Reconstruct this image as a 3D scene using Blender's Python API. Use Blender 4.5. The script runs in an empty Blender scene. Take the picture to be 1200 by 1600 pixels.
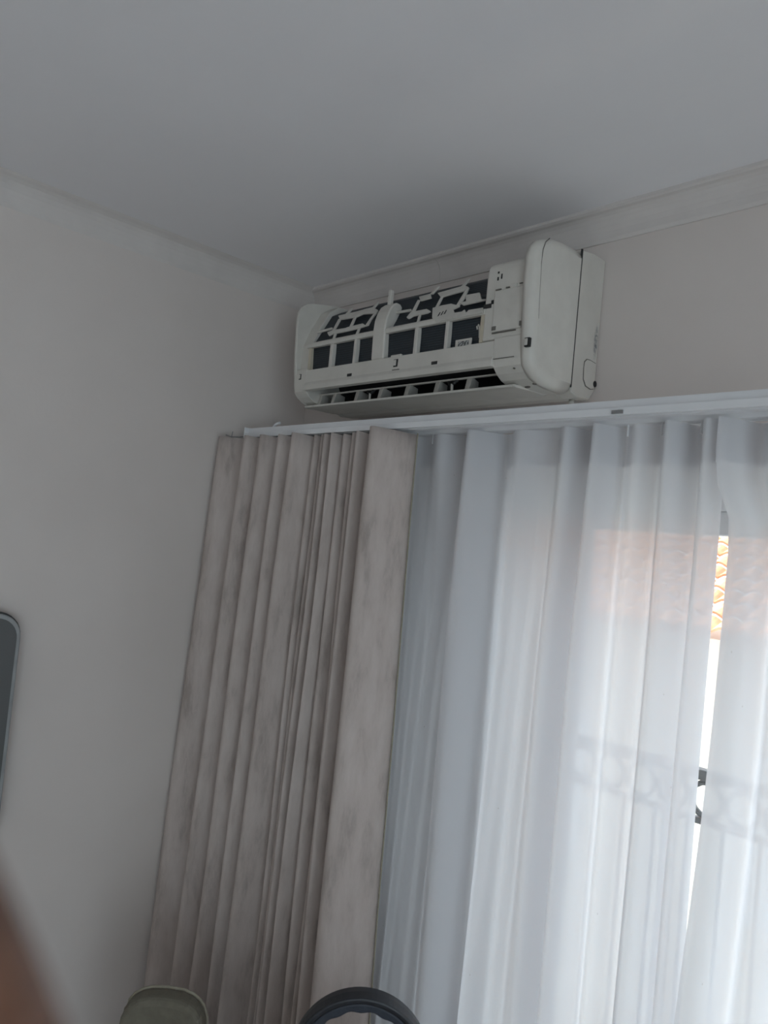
import bpy, bmesh, math, random
from mathutils import Vector, Matrix

# ------------------------------------------------------------------ camera, world, light, exposure
SC = bpy.context.scene
COL = SC.collection
EYE = 1.863                       # camera height above the floor
WALL_Y = 1.389                    # inner face of the window wall
WALL_X = -1.846                   # inner face of the left wall
CEIL = EYE + 0.737
ROOM_X1, ROOM_Y0 = 2.30, -2.40    # the two walls behind the photographer

cam_data = bpy.data.cameras.new('camera')
cam_data.sensor_fit = 'HORIZONTAL'
cam_data.sensor_width = 36.0
cam_data.lens = 36.0
cam_data.clip_start = 0.005
cam_data.clip_end = 200
cam_data.dof.use_dof = True
cam_data.dof.focus_distance = 1.9
cam_data.dof.aperture_fstop = 11.0
cam = bpy.data.objects.new('camera', cam_data)
COL.objects.link(cam)
RIGHT = Vector((0.68926371, 0.71805381, 0.0965105))
DOWN = Vector((0.03557879, 0.09950088, -0.99440119))
FWD = Vector((-0.72363644, 0.68883838, 0.04303486))
CAM_M = Matrix(((RIGHT.x, -DOWN.x, -FWD.x, 0.0), (RIGHT.y, -DOWN.y, -FWD.y, 0.0),
                (RIGHT.z, -DOWN.z, -FWD.z, EYE), (0, 0, 0, 1)))
cam.matrix_world = CAM_M
SC.camera = cam

world = bpy.data.worlds.new('sky')
SC.world = world
world.use_nodes = True
bg = world.node_tree.nodes['Background']
bg.inputs['Color'].default_value = (0.79, 0.885, 1.0, 1)
bg.inputs['Strength'].default_value = 2.7

sun_d = bpy.data.lights.new('sun', 'SUN')
sun_d.energy = 15.0
sun_d.color = (1.0, 0.86, 0.68)
sun_d.angle = math.radians(0.6)
sun = bpy.data.objects.new('sun', sun_d)
COL.objects.link(sun)
sun.rotation_euler = Vector((0.80, 0.03, -0.62)).to_track_quat('-Z', 'Y').to_euler()

def portal(name, loc, rot, sx, sy):
    d = bpy.data.lights.new(name, 'AREA')
    d.shape = 'RECTANGLE'; d.size = sx; d.size_y = sy
    d.cycles.is_portal = True
    o = bpy.data.objects.new(name, d); COL.objects.link(o)
    o.location = loc; o.rotation_euler = rot
DOOR = (-0.975, 0.90, 0.0, 2.045)         # x0, x1, z0, z1 of the glass door opening in the window wall
RWIN = (-2.3, 0.0, 0.25, 2.42)          # y0, y1, z0, z1 of the window in the right wall
portal('door_daylight', ((DOOR[0]+DOOR[1])/2, WALL_Y+0.16, (DOOR[2]+DOOR[3])/2), (math.radians(-90), 0, 0), DOOR[1]-DOOR[0], DOOR[3]-DOOR[2])
portal('side_window_daylight', (ROOM_X1+0.16, (RWIN[0]+RWIN[1])/2, (RWIN[2]+RWIN[3])/2), (0, math.radians(90), 0), RWIN[3]-RWIN[2], RWIN[1]-RWIN[0])

SC.view_settings.view_transform = 'Standard'
SC.view_settings.look = 'None'
SC.view_settings.gamma = 1.0
SC.view_settings.use_curve_mapping = False
SC.view_settings.exposure = 0.68

# ------------------------------------------------------------------ materials
def srgb(r, g, b):
    f = lambda c: (c/255/12.92) if c/255 <= 0.04045 else ((c/255+0.055)/1.055)**2.4
    return (f(r), f(g), f(b), 1)

class NT:
    def __init__(s, name):
        s.m = bpy.data.materials.new(name); s.m.use_nodes = True
        s.t = s.m.node_tree; s.t.nodes.clear()
        s.out = s.n('ShaderNodeOutputMaterial')
    def n(s, kind, **kw):
        nd = s.t.nodes.new(kind)
        for k, v in kw.items(): setattr(nd, k, v)
        return nd
    def l(s, a, b): s.t.links.new(a, b)
    def coords(s, scale=(1, 1, 1), loc=(0, 0, 0)):
        tc = s.n('ShaderNodeTexCoord'); mp = s.n('ShaderNodeMapping')
        mp.inputs['Scale'].default_value = scale; mp.inputs['Location'].default_value = loc
        s.l(tc.outputs['Object'], mp.inputs['Vector']); return mp.outputs['Vector']
    def noise(s, vec, scale, detail=4, rough=0.55):
        nd = s.n('ShaderNodeTexNoise'); nd.inputs['Scale'].default_value = scale
        nd.inputs['Detail'].default_value = detail; nd.inputs['Roughness'].default_value = rough
        s.l(vec, nd.inputs['Vector']); return nd.outputs['Fac']
    def ramp(s, fac, stops):
        r = s.n('ShaderNodeValToRGB'); e = r.color_ramp.elements
        while len(e) < len(stops): e.new(0.5)
        for el, (p, c) in zip(e, stops): el.position = p; el.color = c
        s.l(fac, r.inputs['Fac']); return r.outputs['Color']
    def bsdf(s, color, rough=0.5, metal=0.0, bump=None, bump_s=0.2, bump_d=0.002, spec=0.5):
        b = s.n('ShaderNodeBsdfPrincipled')
        if isinstance(color, tuple): b.inputs['Base Color'].default_value = color
        else: s.l(color, b.inputs['Base Color'])
        b.inputs['Roughness'].default_value = rough; b.inputs['Metallic'].default_value = metal
        b.inputs['Specular IOR Level'].default_value = spec
        if bump is not None:
            bp = s.n('ShaderNodeBump'); bp.inputs['Strength'].default_value = bump_s
            bp.inputs['Distance'].default_value = bump_d
            s.l(bump, bp.inputs['Height']); s.l(bp.outputs['Normal'], b.inputs['Normal'])
        return b
    def done(s, sh):
        s.l(sh.outputs[0], s.out.inputs['Surface']); return s.m

def mottled(name, c0, c1, scale=8, rough=0.6, stretch=(1, 1, 1), bump_s=0.0, bump_scale=60, metal=0.0, spec=0.5, bump_d=0.002):
    t = NT(name); v = t.coords(stretch)
    col = t.ramp(t.noise(v, scale), [(0.3, c0), (0.7, c1)])
    b = t.bsdf(col, rough, metal, t.noise(v, bump_scale) if bump_s else None, bump_s, bump_d, spec)
    return t.done(b)

M = {}
M['wall'] = mottled('wall_paint', (0.67, 0.605, 0.565, 1), (0.71, 0.645, 0.605, 1), 3, 0.75, bump_s=0.12, bump_scale=90)
M['ceiling'] = mottled('ceiling_paint', (0.85, 0.83, 0.84, 1), (0.89, 0.87, 0.88, 1), 2, 0.85, bump_s=0.08, bump_scale=60)
M['cornice'] = mottled('cornice_plaster', (0.63, 0.585, 0.56, 1), (0.69, 0.645, 0.615, 1), 9, 0.7, bump_s=0.2, bump_scale=40)
M['dirt'] = mottled('crack_dirt', (0.20, 0.18, 0.16, 1), (0.34, 0.31, 0.28, 1), 30, 0.9)
M['floor'] = mottled('floor_tile', (0.52, 0.48, 0.44, 1), (0.60, 0.56, 0.52, 1), 4, 0.35)
M['plastic'] = mottled('aged_white_plastic', (0.59, 0.56, 0.51, 1), (0.67, 0.64, 0.585, 1), 14, 0.42, bump_s=0.03, bump_scale=300)
M['plastic2'] = mottled('white_plastic_ribs', (0.59, 0.56, 0.51, 1), (0.66, 0.63, 0.575, 1), 30, 0.45)
M['foam'] = mottled('yellowed_foam', (0.50, 0.44, 0.34, 1), (0.58, 0.52, 0.41, 1), 40, 0.9)
M['dark'] = mottled('black_plastic', (0.010, 0.010, 0.010, 1), (0.02, 0.02, 0.02, 1), 20, 0.6)
M['shadow_gap'] = mottled('seam_dark', (0.12, 0.108, 0.095, 1), (0.18, 0.165, 0.145, 1), 30, 0.9)
M['rail'] = mottled('white_rail', (0.78, 0.78, 0.79, 1), (0.82, 0.82, 0.83, 1), 12, 0.35)
M['white_frame'] = mottled('white_door_frame', (0.74, 0.74, 0.75, 1), (0.8, 0.8, 0.8, 1), 8, 0.35)
M['metal'] = mottled('grey_steel', (0.30, 0.30, 0.30, 1), (0.42, 0.42, 0.42, 1), 40, 0.35, metal=0.9)
M['iron'] = mottled('dark_iron', (0.03, 0.03, 0.035, 1), (0.06, 0.06, 0.06, 1), 40, 0.5, metal=0.3)
M['wood'] = mottled('brown_wood', (0.16, 0.09, 0.05, 1), (0.26, 0.16, 0.09, 1), 6, 0.45, stretch=(1, 1, 12))
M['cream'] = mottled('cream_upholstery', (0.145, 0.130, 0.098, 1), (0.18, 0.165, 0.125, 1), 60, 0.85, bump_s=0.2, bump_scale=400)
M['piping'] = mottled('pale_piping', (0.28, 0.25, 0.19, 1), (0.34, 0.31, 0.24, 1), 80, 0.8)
M['hp_black'] = mottled('headphone_black', (0.010, 0.012, 0.016, 1), (0.018, 0.020, 0.026, 1), 30, 0.45)
M['hp_navy'] = mottled('headphone_navy', (0.020, 0.026, 0.038, 1), (0.030, 0.037, 0.052, 1), 60, 0.6, bump_s=0.3, bump_scale=300)
M['screen'] = mottled('dark_screen', (0.095, 0.098, 0.097, 1), (0.105, 0.108, 0.107, 1), 3, 0.3)
M['bezel'] = mottled('silver_bezel', (0.28, 0.285, 0.285, 1), (0.34, 0.345, 0.345, 1), 30, 0.4)
M['bezel_back'] = mottled('dark_grey_casing', (0.06, 0.06, 0.062, 1), (0.09, 0.09, 0.09, 1), 20, 0.5)
M['render'] = mottled('cream_render', (0.62, 0.56, 0.46, 1), (0.72, 0.66, 0.56, 1), 3, 0.9)
M['tile_roof'] = mottled('terracotta', (0.42, 0.15, 0.07, 1), (0.66, 0.32, 0.17, 1), 7, 0.8)
M['concrete'] = mottled('concrete', (0.36, 0.36, 0.37, 1), (0.46, 0.46, 0.47, 1), 6, 0.85)
M['green'] = mottled('leaf_green', (0.03, 0.07, 0.02, 1), (0.09, 0.15, 0.05, 1), 12, 0.7)
M['bark'] = mottled('bark', (0.08, 0.06, 0.04, 1), (0.14, 0.10, 0.07, 1), 12, 0.9)
M['sleeve'] = mottled('grey_cotton', (0.09, 0.10, 0.12, 1), (0.14, 0.15, 0.17, 1), 200, 0.9)
M['sticker'] = None

def m_fins():
    t = NT('evaporator_fins'); v = t.coords((1, 1, 1))
    w = t.n('ShaderNodeTexWave'); w.wave_type = 'BANDS'; w.bands_direction = 'Z'
    w.inputs['Scale'].default_value = 60; w.inputs['Distortion'].default_value = 0.3
    t.l(v, w.inputs['Vector'])
    col = t.ramp(w.outputs['Fac'], [(0.2, (0.012, 0.017, 0.022, 1)), (0.9, (0.022, 0.032, 0.042, 1))])
    return t.done(t.bsdf(col, 0.5, 0.0, w.outputs['Fac'], 0.3))
M['fins'] = m_fins()

def m_sticker():
    t = NT('paper_sticker'); v = t.coords((1, 1, 1))
    col = t.ramp(t.noise(v, 220, 2), [(0.50, (0.10, 0.10, 0.10, 1)), (0.54, (0.46, 0.46, 0.45, 1))])
    return t.done(t.bsdf(col, 0.7))
M['print'] = m_sticker()

def m_drape():
    t = NT('taupe_linen'); v = t.coords((1, 1, 0.28))
    big = t.noise(v, 24, 5, 0.65)
    col = t.ramp(big, [(0.30, (0.38, 0.325, 0.295, 1)), (0.47, (0.51, 0.44, 0.405, 1)), (0.72, (0.59, 0.52, 0.485, 1))])
    weave = t.noise(t.coords((1, 1, 0.5)), 420, 3)
    return t.done(t.bsdf(col, 0.85, 0.0, weave, 0.25, 0.001, 0.2))
M['drape'] = m_drape()

def m_sheer(name, transp, dense):
    t = NT(name); v = t.coords((1, 1, 1))
    vo = t.n('ShaderNodeTexVoronoi'); vo.inputs['Scale'].default_value = 26
    t.l(t.coords((1, 1, 0.8)), vo.inputs['Vector'])
    dot = t.ramp(vo.outputs['Distance'], [(0.022, (0.68, 0.66, 0.65, 1)), (0.04, (0.825, 0.82, 0.835, 1))])
    dif = t.n('ShaderNodeBsdfDiffuse'); trl = t.n('ShaderNodeBsdfTranslucent'); trp = t.n('ShaderNodeBsdfTransparent')
    t.l(dot, dif.inputs['Color']); t.l(dot, trl.inputs['Color'])
    a = t.n('ShaderNodeMixShader'); a.inputs['Fac'].default_value = dense
    t.l(trl.outputs[0], a.inputs[1]); t.l(dif.outputs[0], a.inputs[2])
    b = t.n('ShaderNodeMixShader'); b.inputs['Fac'].default_value = 1-transp
    t.l(trp.outputs[0], b.inputs[1]); t.l(a.outputs[0], b.inputs[2])
    t.l(b.outputs[0], t.out.inputs['Surface']); return t.m
M['sheer'] = m_sheer('white_sheer_voile', 0.045, 0.56)
M['sheer_tape'] = m_sheer('voile_header_tape', 0.02, 0.55)

def m_glass():
    t = NT('window_glass')
    trp = t.n('ShaderNodeBsdfTransparent'); trp.inputs['Color'].default_value = (0.93, 0.96, 0.95, 1)
    gl = t.n('ShaderNodeBsdfGlossy'); gl.inputs['Roughness'].default_value = 0.02
    mx = t.n('ShaderNodeMixShader'); mx.inputs['Fac'].default_value = 0.06
    t.l(trp.outputs[0], mx.inputs[1]); t.l(gl.outputs[0], mx.inputs[2])
    t.l(mx.outputs[0], t.out.inputs['Surface']); return t.m
M['glass'] = m_glass()

def m_skin():
    t = NT('skin'); v = t.coords()
    col = t.ramp(t.noise(v, 180, 4), [(0.3, (0.11, 0.046, 0.024, 1)), (0.7, (0.18, 0.08, 0.045, 1))])
    b = t.bsdf(col, 0.5, 0, t.noise(v, 900, 3), 0.3, 0.0005)
    b.inputs['Subsurface Weight'].default_value = 0.15
    b.inputs['Subsurface Radius'].default_value = (0.006, 0.002, 0.001)
    return t.done(b)
M['skin'] = m_skin()

def m_scuffed():
    # casing plastic with a grey scuff mark on the end face, low down beside the wall
    t = NT('aged_white_plastic_scuffed'); v = t.coords()
    base = t.ramp(t.noise(v, 14), [(0.3, (0.57, 0.54, 0.49, 1)), (0.7, (0.64, 0.61, 0.555, 1))])
    sub = t.n('ShaderNodeMapping'); sub.inputs['Location'].default_value = (0, 0.013*120, -0.461*26)
    sub.inputs['Scale'].default_value = (0, 120, 26)
    tc = t.n('ShaderNodeTexCoord'); t.l(tc.outputs['Object'], sub.inputs['Vector'])
    ln = t.n('ShaderNodeVectorMath', operation='LENGTH'); t.l(sub.outputs[0], ln.inputs[0])
    mask = t.n('ShaderNodeMapRange'); mask.inputs['From Min'].default_value = 0.35; mask.inputs['From Max'].default_value = 1.1
    mask.inputs['To Min'].default_value = 1; mask.inputs['To Max'].default_value = 0
    t.l(ln.outputs['Value'], mask.inputs['Value'])
    ns = t.ramp(t.noise(v, 130, 4, 0.7), [(0.38, (0.1, 0.1, 0.1, 1)), (0.6, (1, 1, 1, 1))])
    mu = t.n('ShaderNodeMath', operation='MULTIPLY'); t.l(mask.outputs[0], mu.inputs[0]); t.l(ns, mu.inputs[1])
    mix = t.n('ShaderNodeMixRGB'); t.l(mu.outputs[0], mix.inputs['Fac']); t.l(base, mix.inputs['Color1'])
    mix.inputs['Color2'].default_value = (0.13, 0.14, 0.15, 1)
    return t.done(t.bsdf(mix.outputs[0], 0.45))
M['scuffed'] = m_scuffed()

# ------------------------------------------------------------------ helpers
def obj(name, bm, mat, parent=None, smooth=False, bevel=0.0, seg=2):
    me = bpy.data.meshes.new(name)
    bmesh.ops.recalc_face_normals(bm, faces=bm.faces[:])
    bm.to_mesh(me); bm.free()
    me.materials.append(M[mat] if isinstance(mat, str) else mat)
    o = bpy.data.objects.new(name, me); COL.objects.link(o)
    if parent is not None: o.parent = parent
    if smooth:
        for p in me.polygons: p.use_smooth = True
    if bevel:
        b = o.modifiers.new('bevel', 'BEVEL'); b.width = bevel; b.segments = seg; b.limit_method = 'ANGLE'
        b.angle_limit = math.radians(35)
    return o

def tag(o, label, cat, group=None):
    o['label'] = label; o['category'] = cat
    if group: o['group'] = group
    return o

def thing(name, loc, label, cat, rz=0.0, group=None):
    o = bpy.data.objects.new(name, None); COL.objects.link(o)
    o.empty_display_size = 0.05
    o.location = loc; o.rotation_euler = (0, 0, rz)
    return tag(o, label, cat, group)

def struct(o):
    o['kind'] = 'structure'; return o

def box(bm, x0, x1, y0, y1, z0, z1):
    vs = [bm.verts.new((x, y, z)) for x in (x0, x1) for y in (y0, y1) for z in (z0, z1)]
    for f in ((0, 1, 3, 2), (4, 6, 7, 5), (0, 4, 5, 1), (2, 3, 7, 6), (0, 2, 6, 4), (1, 5, 7, 3)):
        bm.faces.new([vs[i] for i in f])
    return bm

def newbox(*a): return box(bmesh.new(), *a)

def prism(bm, pts0, pts1):
    a = [bm.verts.new(p) for p in pts0]; b = [bm.verts.new(p) for p in pts1]
    n = len(a)
    bm.faces.new(a); bm.faces.new(b[::-1])
    for i in range(n):
        j = (i+1) % n; bm.faces.new((a[i], b[i], b[j], a[j]))
    return bm

def tube(bm, pts, r, seg=8, closed=False, rs=None):
    pts = [Vector(p) for p in pts]; n = len(pts); rings = []
    for i, p in enumerate(pts):
        if closed: d = pts[(i+1) % n]-pts[i-1]
        else: d = pts[min(i+1, n-1)]-pts[max(i-1, 0)]
        d.normalize()
        up = Vector((0, 0, 1)) if abs(d.z) < 0.9 else Vector((1, 0, 0))
        a = d.cross(up).normalized(); b = d.cross(a)
        rr = rs[i] if rs else r
        rings.append([bm.verts.new(p+a*rr*math.cos(2*math.pi*k/seg)+b*rr*math.sin(2*math.pi*k/seg)) for k in range(seg)])
    for i in range(n if closed else n-1):
        A, B = rings[i], rings[(i+1) % n]
        for k in range(seg):
            q = (k+1) % seg; bm.faces.new((A[k], B[k], B[q], A[q]))
    if not closed: bm.faces.new(rings[0][::-1]); bm.faces.new(rings[-1])
    return bm

def ellipsoid(bm, c, r, seg=16, ring=10):
    m = Matrix.Translation(c) @ Matrix.Diagonal((r[0], r[1], r[2], 1))
    bmesh.ops.create_uvsphere(bm, u_segments=seg, v_segments=ring, radius=1, matrix=m)
    return bm

# ------------------------------------------------------------------ the room
T = 0.15
bm = newbox(WALL_X-T, ROOM_X1+T, ROOM_Y0-T, WALL_Y+T, -0.12, 0.0)
struct(obj('floor', bm, 'floor'))
bm = newbox(WALL_X-T, ROOM_X1+T, ROOM_Y0-T, WALL_Y+T+0.5, CEIL, CEIL+0.15)
struct(obj('ceiling', bm, 'ceiling'))
bm = newbox(WALL_X-T, WALL_X, ROOM_Y0-T, WALL_Y+T, 0, CEIL)
struct(obj('wall_left', bm, 'wall'))
bm = bmesh.new()
box(bm, WALL_X, DOOR[0], WALL_Y, WALL_Y+T, 0, CEIL)
box(bm, DOOR[1], ROOM_X1+T, WALL_Y, WALL_Y+T, 0, CEIL)
box(bm, DOOR[0], DOOR[1], WALL_Y, WALL_Y+T, DOOR[3], CEIL)
struct(obj('wall_window', bm, 'wall'))
bm = bmesh.new()
box(bm, ROOM_X1, ROOM_X1+T, ROOM_Y0, RWIN[0], 0, CEIL)
box(bm, ROOM_X1, ROOM_X1+T, RWIN[1], WALL_Y, 0, CEIL)
box(bm, ROOM_X1, ROOM_X1+T, RWIN[0], RWIN[1], 0, RWIN[2])
box(bm, ROOM_X1, ROOM_X1+T, RWIN[0], RWIN[1], RWIN[3], CEIL)
struct(obj('wall_right', bm, 'wall'))
bm = newbox(WALL_X, ROOM_X1+T, ROOM_Y0-T, ROOM_Y0, 0, CEIL)
struct(obj('wall_rear', bm, 'wall'))

# cornice: cove with a small lip against the ceiling; profile as (distance from wall, distance below ceiling)
def cove():
    p = [(0.0, 0.0), (0.042, 0.0), (0.042, 0.006), (0.037, 0.009)]
    for k in range(1, 6):
        a = k/6*math.pi/2
        p.append((0.037-0.030*math.sin(a), 0.009+0.043*(1-math.cos(a))))
    p += [(0.007, 0.055), (0.004, 0.062), (0.0, 0.062)]
    return p
CV = cove()
# plaster cornice lengths butt against each other beside the air conditioner (hairline joint)
trims = []
for x0, x1 in ((WALL_X, -1.330), (-1.3292, ROOM_X1)):
    bm = bmesh.new()
    prism(bm, [(x0, WALL_Y-d, CEIL-h) for d, h in CV], [(x1, WALL_Y-d, CEIL-h) for d, h in CV])
    trims.append(bm)
struct(obj('trim_1', trims[0], 'cornice'))
struct(obj('trim_2', trims[1], 'cornice'))
bm = bmesh.new()
CVL = [(0.0, 0.0), (0.040, 0.0), (0.034, 0.004)]+[(0.034-0.028*math.sin(k/6*math.pi/2), 0.006+0.050*(1-math.cos(k/6*math.pi/2))) for k in range(1, 6)]+[(0.004, 0.060), (0.0, 0.068)]
prism(bm, [(WALL_X+d, ROOM_Y0, CEIL-h) for d, h in CVL], [(WALL_X+d, WALL_Y, CEIL-h) for d, h in CVL])
struct(obj('trim_3', bm, 'cornice'))
for nm, a in (('baseboard_left', (WALL_X, WALL_X+0.015, ROOM_Y0, WALL_Y-0.02, 0, 0.08)),
              ('baseboard_window', (WALL_X, DOOR[0]-0.06, WALL_Y-0.015, WALL_Y, 0, 0.08)),
              ('baseboard_rear', (WALL_X, ROOM_X1, ROOM_Y0, ROOM_Y0+0.015, 0, 0.08))):
    struct(obj(nm, newbox(*a), 'white_frame', bevel=0.003))

# sliding glass door behind the sheers
def framed(name, axis, a0, a1, z0, z1, plane, w=0.06, dpt=0.05, mull=1):
    """window/door frame in a wall: axis 'x' (window wall) or 'y' (right wall)"""
    def bb(bm, p0, p1, q0, q1, r0, r1):
        if axis == 'x': box(bm, p0, p1, plane+r0, plane+r1, q0, q1)
        else: box(bm, plane+r0, plane+r1, p0, p1, q0, q1)
    bm = bmesh.new()
    bb(bm, a0, a0+w, z0, z1, 0.03, 0.03+dpt); bb(bm, a1-w, a1, z0, z1, 0.03, 0.03+dpt)
    bb(bm, a0+w, a1-w, z1-w, z1, 0.03, 0.03+dpt); bb(bm, a0+w, a1-w, z0, z0+w*0.6, 0.03, 0.03+dpt)
    root = struct(obj(name, bm, 'white_frame', bevel=0.004))
    n = mull+1; span = (a1-a0-2*w)/n
    for i in range(n):
        p0 = a0+w+i*span; p1 = p0+span
        bm = bmesh.new(); s = 0.045; off = 0.035+0.022*(i % 2)
        bb(bm, p0, p0+s, z0+w*0.6, z1-w, off, off+0.03); bb(bm, p1-s, p1, z0+w*0.6, z1-w, off, off+0.03)
        bb(bm, p0+s, p1-s, z1-w-s, z1-w, off, off+0.03); bb(bm, p0+s, p1-s, z0+w*0.6, z0+w*0.6+0.08, off, off+0.03)
        sash = obj('sash', bm, 'white_frame', root, bevel=0.003)
        bm = bmesh.new()
        bb(bm, p0+s-0.005, p1-s+0.005, z0+w*0.6+0.075, z1-w-s+0.005, off+0.012, off+0.017)
        obj('pane', bm, 'glass', sash)
    return root
framed('door_1', 'x', DOOR[0], DOOR[1], 0.0, DOOR[3], WALL_Y)
framed('window_1', 'y', RWIN[0], RWIN[1], RWIN[2], RWIN[3], ROOM_X1)

# ------------------------------------------------------------------ air conditioner (front cover taken off)
# local frame: u mm from its right end towards the corner, d mm out from the wall, h mm above the camera height
AX, AY, AZ = -0.8605, WALL_Y, EYE
ac = thing('air_conditioner', (AX, AY, AZ), 'white wall-mounted split air conditioner with its front cover off, above the curtain rail', 'air conditioner')
def V(u, d, h): return (-u/1000, -d/1000, h/1000)
def uprism(prof, u0, u1, bm=None):
    bm = bm or bmesh.new()
    return prism(bm, [V(u0, d, h) for d, h in prof], [V(u1, d, h) for d, h in prof])
def ubox(u0, u1, d0, d1, h0, h1, bm=None):
    return uprism([(d0, h0), (d1, h0), (d1, h1), (d0, h1)], u0, u1, bm)

# rear chassis against the wall
bm = uprism([(1, 361), (1, 637), (45, 637), (88, 630), (88, 342), (62, 335), (20, 338)], 1, 40)
uprism([(1, 361), (1, 622), (88, 618), (88, 342), (62, 335), (20, 338)], 722, 742, bm)
uprism([(1, 361), (1, 560), (88, 575), (88, 342), (62, 335), (20, 338)], 40, 722, bm)
obj('chassis', bm, 'scuffed', ac, bevel=0.003)

# end covers, rounded over on their outer face
PROF_R = [(92, 629), (120, 629), (150, 627), (180, 623), (204, 616), (224, 605), (236, 590), (242, 570), (243, 540), (242, 515),
          (239, 475), (236, 440), (233, 405), (230, 380), (226, 366), (214, 354), (198, 345), (174, 338), (142, 336), (92, 337)]
def inset(prof, k):
    out = []
    n = len(prof)
    for i, (d, h) in enumerate(prof):
        a = prof[i-1]; b = prof[(i+1) % n]
        if i == 0: a = (2*d-b[0], h)
        if i == n-1: b = (2*d-a[0], h)
        tx, ty = b[0]-a[0], b[1]-a[1]; L = math.hypot(tx, ty) or 1
        nx, ny = ty/L, -tx/L            # inward normal for this winding
        nd = d+nx*k; nh = h+ny*k
        out.append((max(92, nd) if d > 92 else 92, nh))
    return out
def end_cover(prof, us, sign):
    """loft of shrinking rings; us = list of (u, inset)"""
    bm = bmesh.new(); rings = []
    for u, k in us: rings.append([bm.verts.new(V(u, d, h)) for d, h in inset(prof, sign*k)])
    n = len(prof)
    for A, B in zip(rings, rings[1:]):
        for i in range(n):
            j = (i+1) % n; bm.faces.new((A[i], B[i], B[j], A[j]))
    bm.faces.new(rings[0]); bm.faces.new(rings[-1][::-1])
    return bm
SGN = 1
right_cover = obj('end_cover', end_cover(PROF_R, [(0, 19), (1.5, 13), (5, 6.5), (11, 2), (17, 0), (25, 0)], SGN), 'plastic', ac)
PROF_L = [(92, 622), (120, 620), (148, 616), (176, 611), (200, 606), (218, 600), (232, 590), (240, 574), (242, 545), (240, 515), (238, 480),
          (236, 450), (233, 425), (230, 405), (228, 385), (224, 366), (212, 354), (196, 345), (174, 338), (142, 336), (92, 337)]
left_cover = obj('end_cover', end_cover(PROF_L, [(728, 0), (737, 0), (741, 2), (744, 6), (745.5, 12)], SGN), 'plastic', ac)
for o in (right_cover, left_cover):
    for p in o.data.polygons: p.use_smooth = len(p.vertices) == 4
right_cover['label'] = 'rounded right end cover with a plain side face'
left_cover['label'] = 'thin left end cover with a curved lower edge'
# seams: open joint down the side panel, and the joint between cover and chassis
obj('seam', tube(bmesh.new(), [V(4, 200, 615), V(1.8, 214, 603), V(0.8, 222, 585), V(0.7, 224, 560), V(0.7, 222, 520), V(0.7, 219, 470), V(0.9, 217, 450)], 0.0010, 6), 'shadow_gap', ac)
obj('seam', ubox(0.4, 3, 88, 92.5, 350, 631), 'dark', ac)

# lower right corner block beside the air outlet, and the wiring box above it
LOW = [(92, 338), (142, 337), (174, 339), (198, 346), (214, 355), (226, 367), (230, 380), (231, 408), (231, 424), (92, 424)]
obj('corner_block', uprism(LOW, 22, 92), 'plastic', ac, bevel=0.0015)
obj('corner_block', uprism(LOW, 688, 734), 'plastic', ac, bevel=0.0015)
BOX = [(110, 422), (229, 422), (229, 560), (225, 574), (214, 582), (196, 586), (110, 590)]
obj('wiring_box', uprism(BOX, 20, 126), 'plastic', ac, bevel=0.005)
cv = obj('wiring_cover', uprism([(228, 437), (231.5, 437), (231.5, 519), (228, 522)], 30, 100), 'plastic2', ac, bevel=0.0012)
obj('tab', ubox(48, 62, 228, 232.5, 519, 527), 'plastic2', cv, bevel=0.001)
obj('seam', ubox(42, 99, 229, 232.0, 433.5, 435.5), 'shadow_gap', cv)
for a in ((28, 42, 524, 525.5), (66, 74, 521, 523), (86, 99, 520.5, 522.5)):
    obj('seam', ubox(a[0], a[1], 228.4, 231.9, a[2], a[3]), 'shadow_gap', cv)
obj('clip_tab', ubox(90, 100, 230.5, 232.3, 440, 448), 'shadow_gap', cv)
obj('clip_tab', ubox(29, 34, 230.5, 232.3, 441, 450), 'shadow_gap', cv)
for a in ((95, 99, 555, 559), (87, 90, 543, 553), (95.5, 99, 541, 548)):
    obj('vent_hole', ubox(a[0], a[1], 226, 229.6, a[2], a[3]), 'dark', ac)
# torn notch in the edge of the wiring box, with the dark inside showing
obj('notch', uprism([(200, 488), (229.8, 488), (229.8, 497), (200, 497)], 108, 128), 'dark', ac)
obj('notch', uprism([(200, 495), (229.7, 495), (229.7, 503), (200, 503)], 103, 109), 'dark', ac)
obj('seam', ubox(40, 92, 229.5, 231.6, 381.6, 383), 'shadow_gap', ac)
for u, h in ((42, 361),): obj('screw_pit', tube(bmesh.new(), [V(u, 222, h), V(u, 226, h)], 0.0016, 8), 'shadow_gap', ac)
for u, d, h in ((25, 176, 340.5), (50, 166, 338)):
    bm = bmesh.new(); ellipsoid(bm, V(u, d, h), (0.007, 0.004, 0.0025), 12, 8); obj('smudge', bm, 'shadow_gap', ac)

# front bar with a lip over the outlet
bar = obj('front_bar', uprism([(216, 420), (230, 420), (231, 388), (235, 380), (236, 368), (218, 368), (214, 376)], 90, 690), 'plastic', ac, bevel=0.0015)
def latch(u, h, w, hh, d):
    l = obj('latch', ubox(u-w/2, u+w/2, d-6, d+0.5, h-hh/2, h+hh/2), 'dark', ac)
    obj('hook', ubox(u-w*0.14, u+w*0.5, d-3, d+1.4, h-hh*0.34, h+hh*0.42), 'plastic2', l, bevel=0.0008)
latch(712, 405, 9, 14, 231); latch(365, 404, 13, 17, 231); latch(8.5, 405, 11, 17, 236)
obj('seam', ubox(352, 374, 230, 232.0, 388, 389.6), 'shadow_gap', ac)
obj('latch_pad', ubox(350, 384, 224, 231.6, 416, 424), 'plastic', ac, bevel=0.003)
for u in (519, 247): obj('slot', ubox(u-8, u+8, 226, 231.9, 388.5, 395), 'dark', ac)

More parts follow.
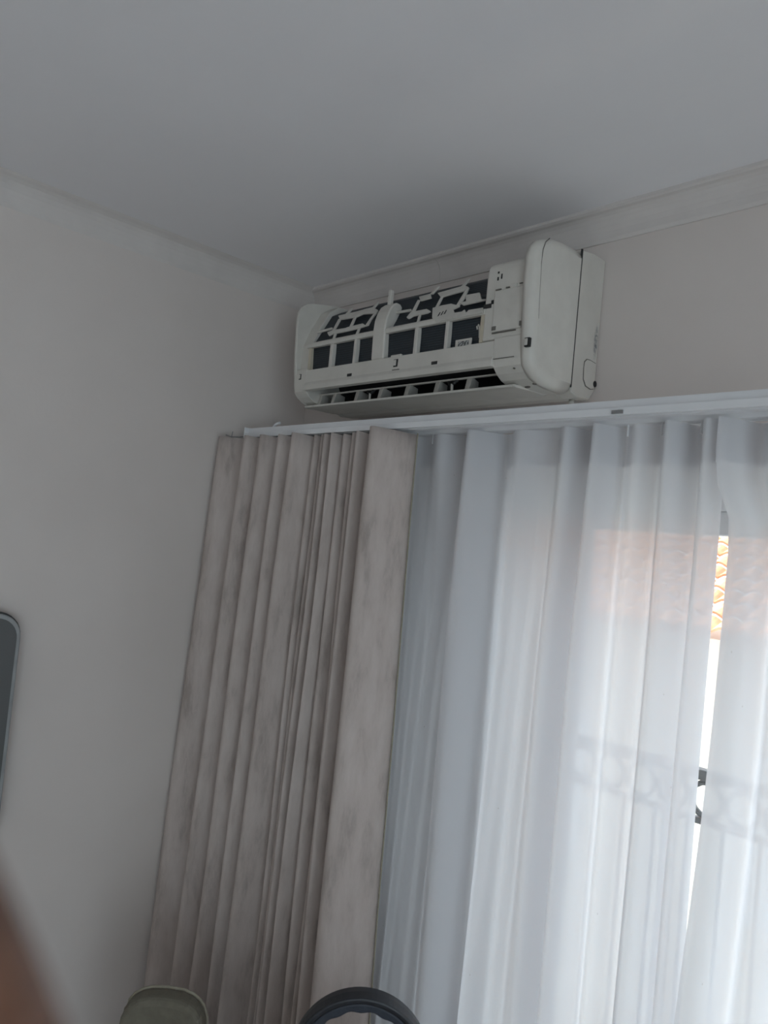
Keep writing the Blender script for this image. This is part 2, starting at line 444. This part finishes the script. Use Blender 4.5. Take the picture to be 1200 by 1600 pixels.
# evaporator coil behind the grille: upright below, leaning back above
coil = obj('evaporator_coil', uprism([(120, 404), (214, 404), (219, 480), (164, 577), (136, 594), (100, 596), (100, 440)], 124, 692), 'fins', ac)
obj('foam_strip', uprism([(206, 420), (225, 420), (226, 484), (206, 484)], 683, 692), 'foam', ac)
obj('foam_strip', uprism([(208, 421), (228, 421), (228, 484), (208, 484)], 124, 133), 'foam', ac)
# inner cheek between the left end cover and the coil
obj('cheek', uprism([(92, 345), (190, 348), (214, 364), (219, 420), (219, 488), (198, 540), (172, 586), (145, 606), (92, 611)], 691, 730), 'plastic', ac, bevel=0.002)

# grille: crossbar at the bend, upright ribs below it, each rib a piece
obj('crossbar', uprism([(220, 477), (230.5, 477), (231.5, 485), (229, 490), (218, 487)], 122, 697), 'plastic2', ac, bevel=0.0012)
for u0, u1 in ((593.5, 604.5), (507, 516), (306.5, 316.5), (217.5, 226.5)):
    obj('grille_rib', ubox(u0, u1, 217, 229.5, 417, 479), 'plastic2', ac, bevel=0.0012)
# centre arm
obj('centre_arm', uprism([(205, 420), (230.5, 419), (232.5, 470), (233, 490), (231, 511), (225, 530), (216, 546), (204, 556), (190, 556), (183, 548), (205, 495)], 409, 450), 'plastic', ac, bevel=0.004, seg=3)
obj('arm_post', ubox(429, 439, 196, 206, 548, 589), 'plastic', ac, bevel=0.0015)
# broken filter guides on the leaning part: outlines in (u, distance up the slope)
GUIDES = (
    ((690, 50), (636, 53), (629, 46), (690, 43)),
    ((642, 35), (619, 40), (572, 37), (566, 39), (513, 41), (494, 30), (525, 26), (560, 25), (616, 25), (625, 21)),
    ((600, 2), (610, 28), (601, 28), (591, 2)),
    ((515, 2), (522, 28), (514, 28), (505, 2)),
    ((642, 94), (564, 94), (535, 96), (516, 96), (485, 80), (485, 69), (539, 79), (561, 72), (623, 77)),
    ((626, 38), (633, 82), (622, 80), (616, 38)),
    ((561, 36), (570, 75), (561, 75), (551, 36)),
    ((497, 29), (496, 56), (493, 73), (485, 71), (489, 51), (487, 31)),
    ((617, 92), (609, 113), (601, 113), (604, 92)),
    ((519, 93), (512, 113), (504, 113), (508, 91)),
    ((410, 61), (363, 58), (357, 51), (410, 54)),
    ((359, 29), (355, 45), (306, 44), (289, 34), (298, 30), (340, 30), (350, 24)),
    ((314, 2), (324, 32), (317, 32), (306, 2)),
    ((288, 43), (259, 45), (235, 44), (204, 31), (220, 25), (211, 15), (204, -6), (230, -6), (250, -6), (270, 9)),
    ((362, 97), (327, 98), (315, 82), (347, 80)),
    ((302, 93), (236, 97), (232, 101), (211, 89), (211, 84), (221, 80), (283, 76)),
    ((355, 44), (359, 86), (351, 84), (345, 46)),
    ((282, 43), (285, 80), (278, 80), (274, 42)),
    ((216, 34), (215, 85), (209, 88), (204, 56), (208, 33)),
    ((328, 97), (318, 117), (310, 118), (318, 96)),
    ((237, 97), (229, 120), (222, 120), (229, 96)),
    ((212, 41), (193, 42), (206, 63), (166, 61), (149, 37), (128, 33), (196, 32)),
    ((220, 17), (208, 11), (187, 10), (182, 15), (171, 2), (170, 11), (130, 9), (124, -6), (203, -6)))
SD, SH = -58/114.74, 99/114.74            # slope direction (d, h); outward normal is (SH, -SD)
def SP(u, t, o): return V(u, 232+SD*t+SH*o, 485+SH*t-SD*o)
for g in GUIDES:
    long = len(g) > 4
    lo, hi = (-4, 0.4) if long else (-4.5, -0.8)
    bm = prism(bmesh.new(), [SP(u, t, lo) for u, t in g], [SP(u, t, hi) for u, t in g])
    obj('filter_guide', bm, 'plastic2', ac, bevel=0.0008, seg=1)
for u, t in ((253, 15), (245, 16.5), (237, 18)):
    g = ((u+1.2, t-6), (u-2.0, t-5), (u-1.6, t+6), (u+1.2, t+7))
    obj('vent_slot', prism(bmesh.new(), [SP(a, b, -2) for a, b in g], [SP(a, b, 0.7) for a, b in g]), 'dark', ac)
# top edge rail behind the leaning coil
obj('top_rail', ubox(20, 740, 88, 104, 585, 598), 'plastic', ac, bevel=0.002)
# sticker and wire clip on the coil
st = obj('sticker', ubox(159, 201, 219, 222.0, 420, 436.5), 'plastic2', ac)
obj('printed_panel', ubox(165, 193, 221.5, 222.4, 422, 432), 'print', st)
wc = tube(bmesh.new(), [V(139, 220, 434), V(139.5, 221, 446), V(140, 221.5, 455), V(143, 222, 461), V(147, 221.5, 458), V(145, 221, 452)], 0.0019, 6)
obj('wire_clip', wc, 'plastic2', ac)

# air outlet
obj('outlet_duct', uprism([(92, 346), (150, 347), (122, 360), (112, 382), (122, 400), (214, 402), (214, 410), (92, 410)], 92, 700), 'dark', ac)
obj('bottom_pan', uprism([(86, 337), (142, 336), (186, 333), (195, 334), (195, 339), (186, 339), (142, 348), (86, 348)], 60, 730), 'plastic', ac, bevel=0.0015)
obj('louver_bar', ubox(80, 688, 178, 184, 364.2, 367.2), 'plastic2', ac)
obj('outlet_lip', uprism([(186, 333), (197, 333), (198, 338), (186, 339)], 66, 690), 'plastic', ac, bevel=0.001)
for u, tilt in ((680, 3), (627, 3), (540, 3), (457, 3), (369, 3), (278, 3), (189, 3)):
    bm = bmesh.new()
    w = 11
    prism(bm, [V(u+w, 140, 338), V(u-w+tilt, 192, 338), V(u-w+tilt, 184, 366), V(u+w, 140, 366)],
              [V(u+w-2, 140, 338), V(u-w+tilt-2, 192, 338), V(u-w+tilt-2, 184, 366), V(u+w-2, 140, 366)])
    prism(bm, [V(u+7, 187, 338), V(u-8, 191, 338), V(u-6, 184, 366), V(u+6, 181, 366)],
              [V(u+7, 184, 338), V(u-8, 188, 338), V(u-6, 181, 366), V(u+6, 178, 366)])
    obj('vane', bm, 'plastic2', ac)
for u in (497, 238):                       # snapped pivots hanging in the outlet
    bm = bmesh.new()
    tube(bm, [V(u+12, 176, 364), V(u+4, 180, 356), V(u-8, 182, 358), V(u-14, 178, 365)], 0.0042, 8)
    obj('broken_pivot', bm, 'dark', ac)
    obj('vane_stub', tube(bmesh.new(), [V(u-2, 182, 357), V(u-7, 186, 340)], 0.0028, 8), 'plastic2', ac)
# knock-out panel and pipe notch on the chassis end
kp = [(50, 400), (49, 410), (41, 417), (30, 418), (8, 416), (8, 364), (20, 361), (38, 364), (48, 376)]
obj('seam', uprism([(d*1.0+1.0 if d > 20 else d, h+(1.5 if h > 400 else -1.5)) for d, h in kp], -0.2, 1.2), 'shadow_gap', ac)
obj('knockout_panel', uprism(kp, -0.9, 1.3), 'scuffed', ac, bevel=0.0006)
obj('pipe_notch', tube(bmesh.new(), [V(-1.4, 6, 374), V(3, 6, 374)], 0.0065, 14), 'dark', ac)
obj('drain_spout', tube(bmesh.new(), [V(28, 40, 338), V(28, 42, 330), V(26, 46, 326)], 0.006, 10), 'plastic2', ac, smooth=True)

# ------------------------------------------------------------------ curtain rail
RZ = EYE
rail = thing('curtain_rail', (0, WALL_Y, RZ), 'long white double-track curtain rail on the wall under the air conditioner', 'curtain rail')
RX0, RX1 = AX-0.895, 0.98
def RV(x, d, h): return (x, -d/1000, h/1000)
TR = [(150, 262), (150, 274), (190, 277), (246, 278), (249, 264), (259, 263), (259, 250), (252, 250), (250, 257), (243, 257), (241, 250), (222, 250),
      (220, 257), (190, 258), (184, 250), (166, 250), (164, 257), (157, 257), (155, 250), (150, 250)]
bm = bmesh.new(); prism(bm, [RV(RX0, d, h) for d, h in TR], [RV(RX1, d, h) for d, h in TR])
obj('track', bm, 'rail', rail, bevel=0.0008)
bm = bmesh.new(); box(bm, RX0-0.004, RX0, -0.260, -0.149, 0.250, 0.279); obj('end_cap', bm, 'rail', rail, bevel=0.001)
bm = bmesh.new(); box(bm, RX1, RX1+0.004, -0.260, -0.149, 0.250, 0.279); obj('end_cap', bm, 'rail', rail, bevel=0.001)
for x in (-1.55, -0.62, 0.2, 0.8):
    bm = bmesh.new(); box(bm, x-0.012, x+0.012, -0.150, 0.0, 0.262, 0.268); box(bm, x-0.012, x+0.012, -0.006, 0.0, 0.262, 0.295)
    obj('bracket', bm, 'rail', rail, bevel=0.001)
bm = bmesh.new(); box(bm, -0.665, -0.645, -0.262, -0.258, 0.252, 0.258); obj('stop_clip', bm, 'metal', rail)
obj('end_stop', tube(bmesh.new(), [RV(-1.66, 235, 279), RV(-1.652, 236, 285), RV(-1.642, 236, 288), RV(-1.632, 236, 289)], 0.0032, 8), 'rail', rail)
obj('hook', tube(bmesh.new(), [RV(RX0+0.004, 256, 254), RV(RX0-0.018, 262, 252.5), RV(RX0-0.05, 268, 253), RV(RX0-0.075, 270, 259)], 0.0016, 6), 'metal', rail)
obj('hook', tube(bmesh.new(), [RV(RX0-0.05, 268, 252), RV(RX0-0.049, 266, 268)], 0.0013, 6), 'metal', rail)

# ------------------------------------------------------------------ curtains
def cloth(name, curve, z1, z0, mat, parent, rows, fn, thick=0.0):
    """curve: list of (x, d) in plan; fn(i, t, x, d) -> (x, d, dz) at fraction t from the top"""
    bm = bmesh.new(); g = []
    for r in range(rows+1):
        t = r/rows
        row = []
        for i, (x, d) in enumerate(curve):
            X, D, dz = fn(i, t, x, d)
            row.append(bm.verts.new((X, -D, z1+(z0-z1)*t+dz)))
        g.append(row)
    for a, b in zip(g, g[1:]):
        for k in range(len(curve)-1): bm.faces.new((a[k], a[k+1], b[k+1], b[k]))
    o = obj(name, bm, mat, parent, smooth=True)
    if thick:
        s = o.modifiers.new('thickness', 'SOLIDIFY'); s.thickness = thick; s.offset = 0
    return o

rnd = random.Random(4)
# linen drape: fold edges measured along the rail, left to right
U = [0.980, 0.868, 0.793, 0.723, 0.660, 0.595, 0.570, 0.547, 0.522, 0.487, 0.457, 0.432, 0.393, 0.284]
curve = []; fold_id = []
for i in range(len(U)-1):
    u0, u1 = U[i], U[i+1]; w = u0-u1
    A = min(0.080, 0.040+0.42*w) * (1.0 if i not in (5, 6, 9, 10) else 0.8)
    n = 14
    for k in range(n):
        t = k/n
        pk = 0.42 if i == len(U)-2 else (0.20, 0.30, 0.24, 0.36, 0.22)[i % 5]
        if t < pk: d = 0.222+A*math.sin(math.pi/2*t/pk)**0.6
        else: d = 0.222+A*math.cos(math.pi/2*(t-pk)/(1-pk))**0.8
        uu = u0-w*(t + 0.06*math.sin(2*math.pi*t))
        curve.append((AX-uu, d)); fold_id.append(i)
curve.append((AX-U[-1]+0.004, 0.226)); fold_id.append(len(U)-2)
fph = [rnd.uniform(0, 6.28) for _ in U]; famp = [rnd.uniform(0.5, 1.0) for _ in U]
UMID = 0.62
def drape_fn(i, t, x, d):
    f = fold_id[i]; base = 0.222
    u = AX-x
    du = 0.006*famp[f]*math.sin(fph[f]+4.2*t)*min(1, t*4) + 0.003*math.sin(fph[f]*2+11*t)*min(1, t*4)
    dd = (d-base)*(1+0.30*min(1, t*1.5)) + 0.030*t
    un = UMID+(u-UMID)*(1+(0.07 if u > UMID else 0.20)*t)+du - 0.004*t
    lim = 0.982
    if un > lim: un = lim-0.15*(un-lim)
    top = 0.0
    if t == 0: top = -0.004*abs(math.sin(fph[f]))+0.006*(d-base)/0.05
    return AX-un, base+dd, top
drape = thing('linen_curtain', (0, WALL_Y, RZ), 'taupe mottled linen curtain gathered in stacked folds beside the left wall', 'curtain')
cloth('panel', curve, 0.2435, -EYE+0.02, 'drape', drape, 44, drape_fn, 0.0016)
# pale selvedge down the right edge
sel = []
bm = bmesh.new()
rowpts = []
for r in range(45):
    t = r/44
    X, D, dz = drape_fn(len(curve)-1, t, *curve[-1])
    rowpts.append((X+0.0012, -D-0.002, 0.2435+(-EYE+0.02-0.2435)*t))
obj('selvedge', tube(bm, rowpts, 0.0016, 6), 'piping', drape)

# sheer voile: two panels that nearly meet; crest positions along the rail
def sheer_curve(crests, start, end, base, amp, step=0.004):
    """plan curve with a bulge towards the room at each crest"""
    pts = []; u = start
    cs = sorted(crests, reverse=True)
    while u > end:
        if u >= cs[0]: ph = (u-cs[0])/0.11
        elif u <= cs[-1]: ph = (len(cs)-1)+(cs[-1]-u)/0.10
        else:
            for k in range(len(cs)-1):
                if cs[k] >= u >= cs[k+1]:
                    ph = k+(cs[k]-u)/(cs[k]-cs[k+1]); break
        s = math.cos(2*math.pi*ph)
        am = amp*(0.62+0.38*math.sin(2.3*ph+0.9))       # folds of unequal depth
        pts.append((AX-u, base+am*(s if s > 0 else s*0.8)))
        u -= step
    pts.append((AX-end, base)); return pts
def sheer_fn(seed, drift):
    r = random.Random(seed); ph = [r.uniform(0, 6.28) for _ in range(6)]
    def fn(i, t, x, d):
        base = 0.172
        g = min(1, t*5)
        grow = 1+0.35*g*math.sin(9*x+ph[0])+0.35*t
        dx = 0.010*g*math.sin(7*x+2.1*t+ph[1])*t + 0.004*g*math.sin(23*x+5*t+ph[2])
        dd = g*(0.009*math.sin(33*x+2.4*t+ph[3])+0.0055*math.sin(83*x-3*t+ph[4])+0.0025*math.sin(171*x+4*t+ph[5]))
        dz = -0.004*(0.5+0.5*math.cos((d-base)*40)) if t == 0 else 0
        if t == 0: dz = 0.0
        return x+dx+drift(t), max(0.095, base+(d-base)*grow+dd), dz
    return fn
SZ = 0.2490
def sheer(name, label, crests, a, b, seed, drift):
    root = thing(name, (0, WALL_Y, RZ), label, 'sheer curtain', group='white sheer curtain panels')
    cv = sheer_curve(crests, a, b, 0.172, 0.042)
    fn = sheer_fn(seed, drift)
    cloth('voile', cv, SZ, -EYE+0.015, 'sheer', root, 40, fn)
    def fn2(i, t, x, d):
        X, D, dz = fn(i, t*0.034, x, d)
        if t == 0: X, D, dz = fn(i, 0, x, d)
        return X, D-0.002, min(dz, 0)*(1-t)
    cloth('header_tape', cv, SZ-0.001, SZ-0.072, 'sheer_tape', root, 3, fn2)
    for k, c in enumerate(crests):
        if b < c < a:
            obj('hook', tube(bmesh.new(), [(AX-c-0.02, -0.176, SZ-0.02), (AX-c-0.02, -0.176, SZ+0.001)], 0.002, 6), 'rail', root)
    return root
def smooth(a, b, t):
    k = min(1, max(0, (t-a)/(b-a))); return k*k*(3-2*k)
def gap_drift(t):            # the panels part below the heading and close again lower down
    return 0.031*smooth(0.035, 0.085, t) - 0.024*smooth(0.20, 0.60, t) - 0.002*t
sheer('sheer_curtain', 'wide white sheer curtain panel hanging beside the taupe curtain', [0.475, 0.370, 0.262, 0.150, 0.040, -0.062, -0.135, -0.200, -0.262, -0.330], 0.405, -0.350, 3, lambda t: -0.004*t)
sheer('sheer_curtain', 'white sheer curtain panel cut off by the right edge of the photo', [-0.352, -0.435, -0.53, -0.62, -0.71, -0.80, -0.90, -1.0, -1.1, -1.2, -1.31, -1.42, -1.53, -1.64, -1.75], -0.351, -1.80, 8, gap_drift)

# ------------------------------------------------------------------ television at the left edge
tv = thing('television', (WALL_X, 0.0, EYE), 'dark grey flat television with rounded silver rim on the left wall', 'television')
def rrect(y0, y1, z0, z1, r, seg=8):
    p = []
    for cy, cz, a0 in ((y1-r, z1-r, 0), (y0+r, z1-r, 90), (y0+r, z0+r, 180), (y1-r, z0+r, 270)):
        for k in range(seg+1):
            a = math.radians(a0+90*k/seg); p.append((cy+r*math.cos(a), cz+r*math.sin(a)))
    return p
ty0, ty1, tz0, tz1 = -0.22, 0.629, -0.74, -0.232
def plate(x0, x1, k, r, name, mat, bev=0.0):
    q = rrect(ty0+k, ty1-k, tz0+k, tz1-k, r)
    return obj(name, prism(bmesh.new(), [(x0, y, z) for y, z in q], [(x1, y, z) for y, z in q]), mat, tv, bevel=bev)
plate(0.001, 0.030, 0.02, 0.05, 'casing', 'bezel_back', 0.004)
plate(0.030, 0.036, -0.004, 0.056, 'back_edge', 'bezel_back', 0.001)
plate(0.036, 0.050, 0.0, 0.052, 'bezel', 'bezel', 0.003)
plate(0.0485, 0.0512, 0.009, 0.045, 'screen', 'screen')

# ------------------------------------------------------------------ chair, only the top of its back in view
ch = thing('upholstered_chair', (-1.36, 0.83, 0.0), 'cream upholstered chair back with rounded top at the bottom edge', 'chair', rz=math.radians(46))
# local: x = width, y = backwards (+y), seat in front of the back at -y... the back stands at y = 0
def back_outline(hw, top, bot, n=12):
    p = [(-hw*0.86, bot)]
    for k in range(n+1):
        a = math.pi-math.pi*k/n
        c, s = math.cos(a), math.sin(a)
        p.append((hw*math.copysign(abs(c)**0.75, c), top-0.075+0.075*abs(s)**0.8))
    p.append((hw*0.86, bot)); return p
BO = back_outline(0.084, 0.942, 0.52)
bm = prism(bmesh.new(), [(x, -0.022, z) for x, z in BO], [(x, 0.026, z) for x, z in BO])
obj('backrest', bm, 'cream', ch, bevel=0.014, seg=4)
obj('piping', tube(bmesh.new(), [(x*1.0, 0.020, z+0.001) for x, z in BO], 0.0030, 8), 'piping', ch, smooth=True)
SO = [(-0.155, 0.0), (0.155, 0.0), (0.165, -0.33), (0.13, -0.38), (-0.13, -0.38), (-0.165, -0.33)]
obj('seat', prism(bmesh.new(), [(x, y-0.02, 0.42) for x, y in SO], [(x, y-0.02, 0.49) for x, y in SO]), 'cream', ch, bevel=0.02, seg=4)
for x, y in ((-0.13, -0.36), (0.13, -0.36)):
    obj('leg', tube(bmesh.new(), [(x, y, 0.0), (x*0.95, y-0.01, 0.425)], 0.016, 10, rs=[0.012, 0.019]), 'wood', ch, smooth=True)
for x in (-0.075, 0.075):
    obj('leg', tube(bmesh.new(), [(x*1.5, 0.06, 0.0), (x*1.1, 0.0, 0.43), (x*0.9, 0.0, 0.60)], 0.016, 10, rs=[0.012, 0.018, 0.014]), 'wood', ch, smooth=True)

# ------------------------------------------------------------------ headphones on a chest
hp_c = Vector((-0.827, 0.846))
hp_top = 1.193
hp = thing('headphones', (hp_c.x, hp_c.y, hp_top-0.19), 'dark navy padded headphones, only the curved headband showing at the bottom edge', 'headphones', rz=math.radians(46))
def band(r_out, r_in, half, name, mat, a0, a1, zc, wob=0.0, bev=0.003):
    bm = bmesh.new(); n = 40; rings = []
    for k in range(n+1):
        a = math.radians(a0+(a1-a0)*k/n)
        ri = r_in - wob*(0.5+0.5*math.cos(k*0.9))
        rings.append([bm.verts.new((math.cos(a)*r, y, zc+math.sin(a)*r)) for r, y in ((r_out, -half), (r_out+0.0015, 0), (r_out, half), (ri, half*0.9), (ri-0.001, 0), (ri, -half*0.9))])
    for A, B in zip(rings, rings[1:]):
        for k in range(6):
            q = (k+1) % 6; bm.faces.new((A[k], B[k], B[q], A[q]))
    bm.faces.new(rings[0]); bm.faces.new(rings[-1][::-1])
    o = obj(name, bm, mat, hp, bevel=bev); return o
band(0.104, 0.094, 0.017, 'headband', 'hp_black', -8, 188, 0.086)
band(0.0945, 0.0825, 0.014, 'cushion', 'hp_navy', 22, 158, 0.086, wob=0.003)
for s in (-1, 1):
    y = obj('yoke', tube(bmesh.new(), [(s*0.099, 0, 0.075), (s*0.101, 0, 0.055), (s*0.099, 0, 0.035)], 0.006, 8), 'hp_black', hp)
    bm = bmesh.new()
    tube(bm, [(s*0.072, 0, 0.042), (s*0.076, 0, 0.042), (s*0.094, 0, 0.042), (s*0.1, 0, 0.042)], 0.04, 24, rs=[0.036, 0.041, 0.041, 0.034])
    obj('ear_cup', bm, 'hp_black', hp, smooth=False, bevel=0.002)
    bm = bmesh.new()
    tube(bm, [(s*0.053, 0.027*math.cos(a), 0.042+0.027*math.sin(a)) for a in [2*math.pi*k/20 for k in range(20)]], 0.011, 8, closed=True)
    o = obj('ear_pad', bm, 'hp_navy', hp, smooth=True); o.location.x = s*0.008
cz = hp_top-0.19
chest = thing('chest_of_drawers', (hp_c.x+0.03, hp_c.y-0.06, 0), 'brown wooden chest of drawers under the headphones', 'chest', rz=math.radians(46))
obj('body', newbox(-0.14, 0.14, -0.13, 0.13, 0.04, cz-0.022), 'wood', chest, bevel=0.003)
obj('top', newbox(-0.145, 0.145, -0.14, 0.14, cz-0.022, cz), 'wood', chest, bevel=0.004)
for k in range(4):
    z0 = 0.07+k*0.225
    dr = obj('drawer', newbox(-0.13, 0.13, -0.145, -0.130, z0, z0+0.21), 'wood', chest, bevel=0.003)
    bm = bmesh.new(); ellipsoid(bm, (0, -0.155, z0+0.105), (0.012, 0.012, 0.012)); obj('knob', bm, 'metal', dr, smooth=True)
for x in (-0.115, 0.115):
    for y in (-0.1, 0.1): obj('foot', newbox(x-0.02, x+0.02, y-0.02, y+0.02, 0, 0.04), 'wood', chest)

# ------------------------------------------------------------------ outdoors: balcony, railing, house across the way
struct(obj('trim_4', newbox(-3.2, 2.6, WALL_Y+T, WALL_Y+1.35, -0.15, -0.03), 'concrete'))
struct(obj('wall_sun_block', newbox(-2.4, -2.3, WALL_Y+T, WALL_Y+1.33, -0.03, CEIL), 'render'))  # unseen side wall, added to keep the sun off the balcony slab
struct(obj('added_ground', newbox(-9, 7, WALL_Y+1.6, WALL_Y+5.0, -3.2, -3.0), 'concrete'))  # unseen ground, added to cut the light reaching the lower sheers
rl = thing('balcony_railing', (0, WALL_Y+1.25, -0.03), 'dark iron balcony railing with rings outside the sheer curtains', 'railing')
RT = EYE-0.66
obj('top_bar', newbox(-2.29, 2.5, -0.02, 0.02, RT+0.01, RT+0.045), 'iron', rl, bevel=0.004)
obj('middle_bar', newbox(-2.29, 2.5, -0.012, 0.012, RT-0.135, RT-0.115), 'iron', rl)
obj('bottom_bar', newbox(-2.29, 2.5, -0.012, 0.012, 0.09, 0.11), 'iron', rl)
ring_me = None
x = -2.2
while x < 2.5:
    bm = bmesh.new(); tube(bm, [(x, 0, 0.10), (x, 0, RT-0.12)], 0.007, 6); obj('baluster', bm, 'iron', rl)
    bm = tube(bmesh.new(), [(x+0.058+0.052*math.cos(a), 0, RT-0.052+0.056*math.sin(a)) for a in [2*math.pi*k/16 for k in range(16)]], 0.010, 6, closed=True)
    obj('ring', bm, 'iron', rl)
    x += 0.118
for x in (-2.27, -1.2, 0.6, 2.45): obj('post', newbox(x-0.02, x+0.02, -0.02, 0.02, 0, RT+0.01), 'iron', rl)

house = thing('neighbour_house', (-1.9, WALL_Y+4.6, -3.0), 'cream neighbouring house with terracotta tiled roof glimpsed through the gap in the sheers', 'house')
obj('wall', newbox(-4.0, 4.6, 0.5, 4.0, 0, 4.35), 'render', house)
def barrel_roof(name, y0, z0, y1, z1, x0, x1, pitch):
    bm = bmesh.new(); n = int((x1-x0)/pitch*6); rows = 16
    for r in range(rows):
        a, b = r/rows, (r+1)/rows
        g = []
        for t, up in ((a, 0.03), (b, 0.0)):
            g.append([bm.verts.new((x0+(x1-x0)*i/n, y0+(y1-y0)*t, z0+(z1-z0)*t+up+0.035*abs(math.sin(math.pi*i/6)))) for i in range(n+1)])
        for i in range(n): bm.faces.new((g[0][i], g[0][i+1], g[1][i+1], g[1][i]))
    o = obj(name, bm, 'tile_roof', house); o['kind'] = 'stuff'
    s = o.modifiers.new('thickness', 'SOLIDIFY'); s.thickness = 0.02; return o
barrel_roof('roof_tiles', -0.4, 4.45, 2.6, 6.0, -4.2, 4.8, 0.15)
for x in (-2.4, 0.1, 2.4):
    w = obj('window', newbox(x-0.5, x+0.5, 0.46, 0.52, 2.2, 3.5), 'white_frame', house)
    obj('pane', newbox(x-0.42, x+0.42, 0.44, 0.47, 2.28, 3.42), 'glass', w)

# ------------------------------------------------------------------ photographer's hand, a finger over the corner of the lens
hand_root = thing('person', (0, 0, EYE-0.30), "bare finger of the person taking the photo, out of focus in the lower left corner", 'person')
def CP(x, y, z): return (CAM_M @ Vector((x, y, z))) - Vector((0, 0, EYE-0.30))
nodes = {'elbow': ((-0.03, -0.40, 0.13), 0.042), 'fore': ((-0.035, -0.28, 0.04), 0.034), 'wrist': ((-0.038, -0.19, -0.03), 0.024),
         'palm': ((-0.040, -0.145, -0.050), 0.026)}
chains = {
 'index': [((-0.0215, -0.094, -0.062), 0.0115), ((-0.030, -0.062, -0.064), 0.0095), ((-0.0375, -0.040, -0.0635), 0.0090), ((-0.0455, -0.018, -0.062), 0.0075), ((-0.0475, -0.012, -0.0615), 0.0045)],
 'middle': [((-0.044, -0.094, -0.068), 0.0115), ((-0.055, -0.060, -0.078), 0.0095), ((-0.066, -0.040, -0.072), 0.0085), ((-0.072, -0.034, -0.056), 0.0072)],
 'ring': [((-0.063, -0.101, -0.066), 0.011), ((-0.076, -0.070, -0.078), 0.009), ((-0.087, -0.052, -0.070), 0.0082), ((-0.090, -0.050, -0.053), 0.007)],
 'pinky': [((-0.078, -0.114, -0.058), 0.010), ((-0.092, -0.090, -0.068), 0.008), ((-0.101, -0.076, -0.061), 0.0072), ((-0.103, -0.075, -0.047), 0.006)],
 'thumb': [((-0.016, -0.140, -0.042), 0.0125), ((0.006, -0.118, -0.036), 0.0105), ((0.018, -0.098, -0.032), 0.0095), ((0.022, -0.080, -0.030), 0.0075)]}
vs, es, rs = [], [], []
def addv(p, r): vs.append(CP(*p)); rs.append(r); return len(vs)-1
e = addv(*nodes['elbow']); f = addv(*nodes['fore']); w = addv(*nodes['wrist']); pm = addv(*nodes['palm'])
es += [(e, f), (f, w), (w, pm)]
for nm, c in chains.items():
    prev = w if nm == 'thumb' else pm
    for p, r in c:
        i = addv(p, r); es.append((prev, i)); prev = i
me = bpy.data.meshes.new('hand'); me.from_pydata([tuple(v) for v in vs], es, []); me.update()
hand = bpy.data.objects.new('hand', me); COL.objects.link(hand); hand.parent = hand_root
sk = hand.modifiers.new('skin', 'SKIN'); sk.use_smooth_shade = True
lay = me.skin_vertices[0].data
for i, r in enumerate(rs): lay[i].radius = (r, r); lay[i].use_root = (i == 2)
ss = hand.modifiers.new('smooth', 'SUBSURF'); ss.levels = 2; ss.render_levels = 2
me.materials.append(M['skin'])
bm = bmesh.new()
tube(bm, [CP(-0.028, -0.44, 0.16), CP(-0.030, -0.40, 0.13), CP(-0.034, -0.30, 0.055), CP(-0.035, -0.285, 0.044)], 0.05, 20, rs=[0.058, 0.056, 0.046, 0.044])
obj('sleeve', bm, 'sleeve', hand_root, smooth=True)
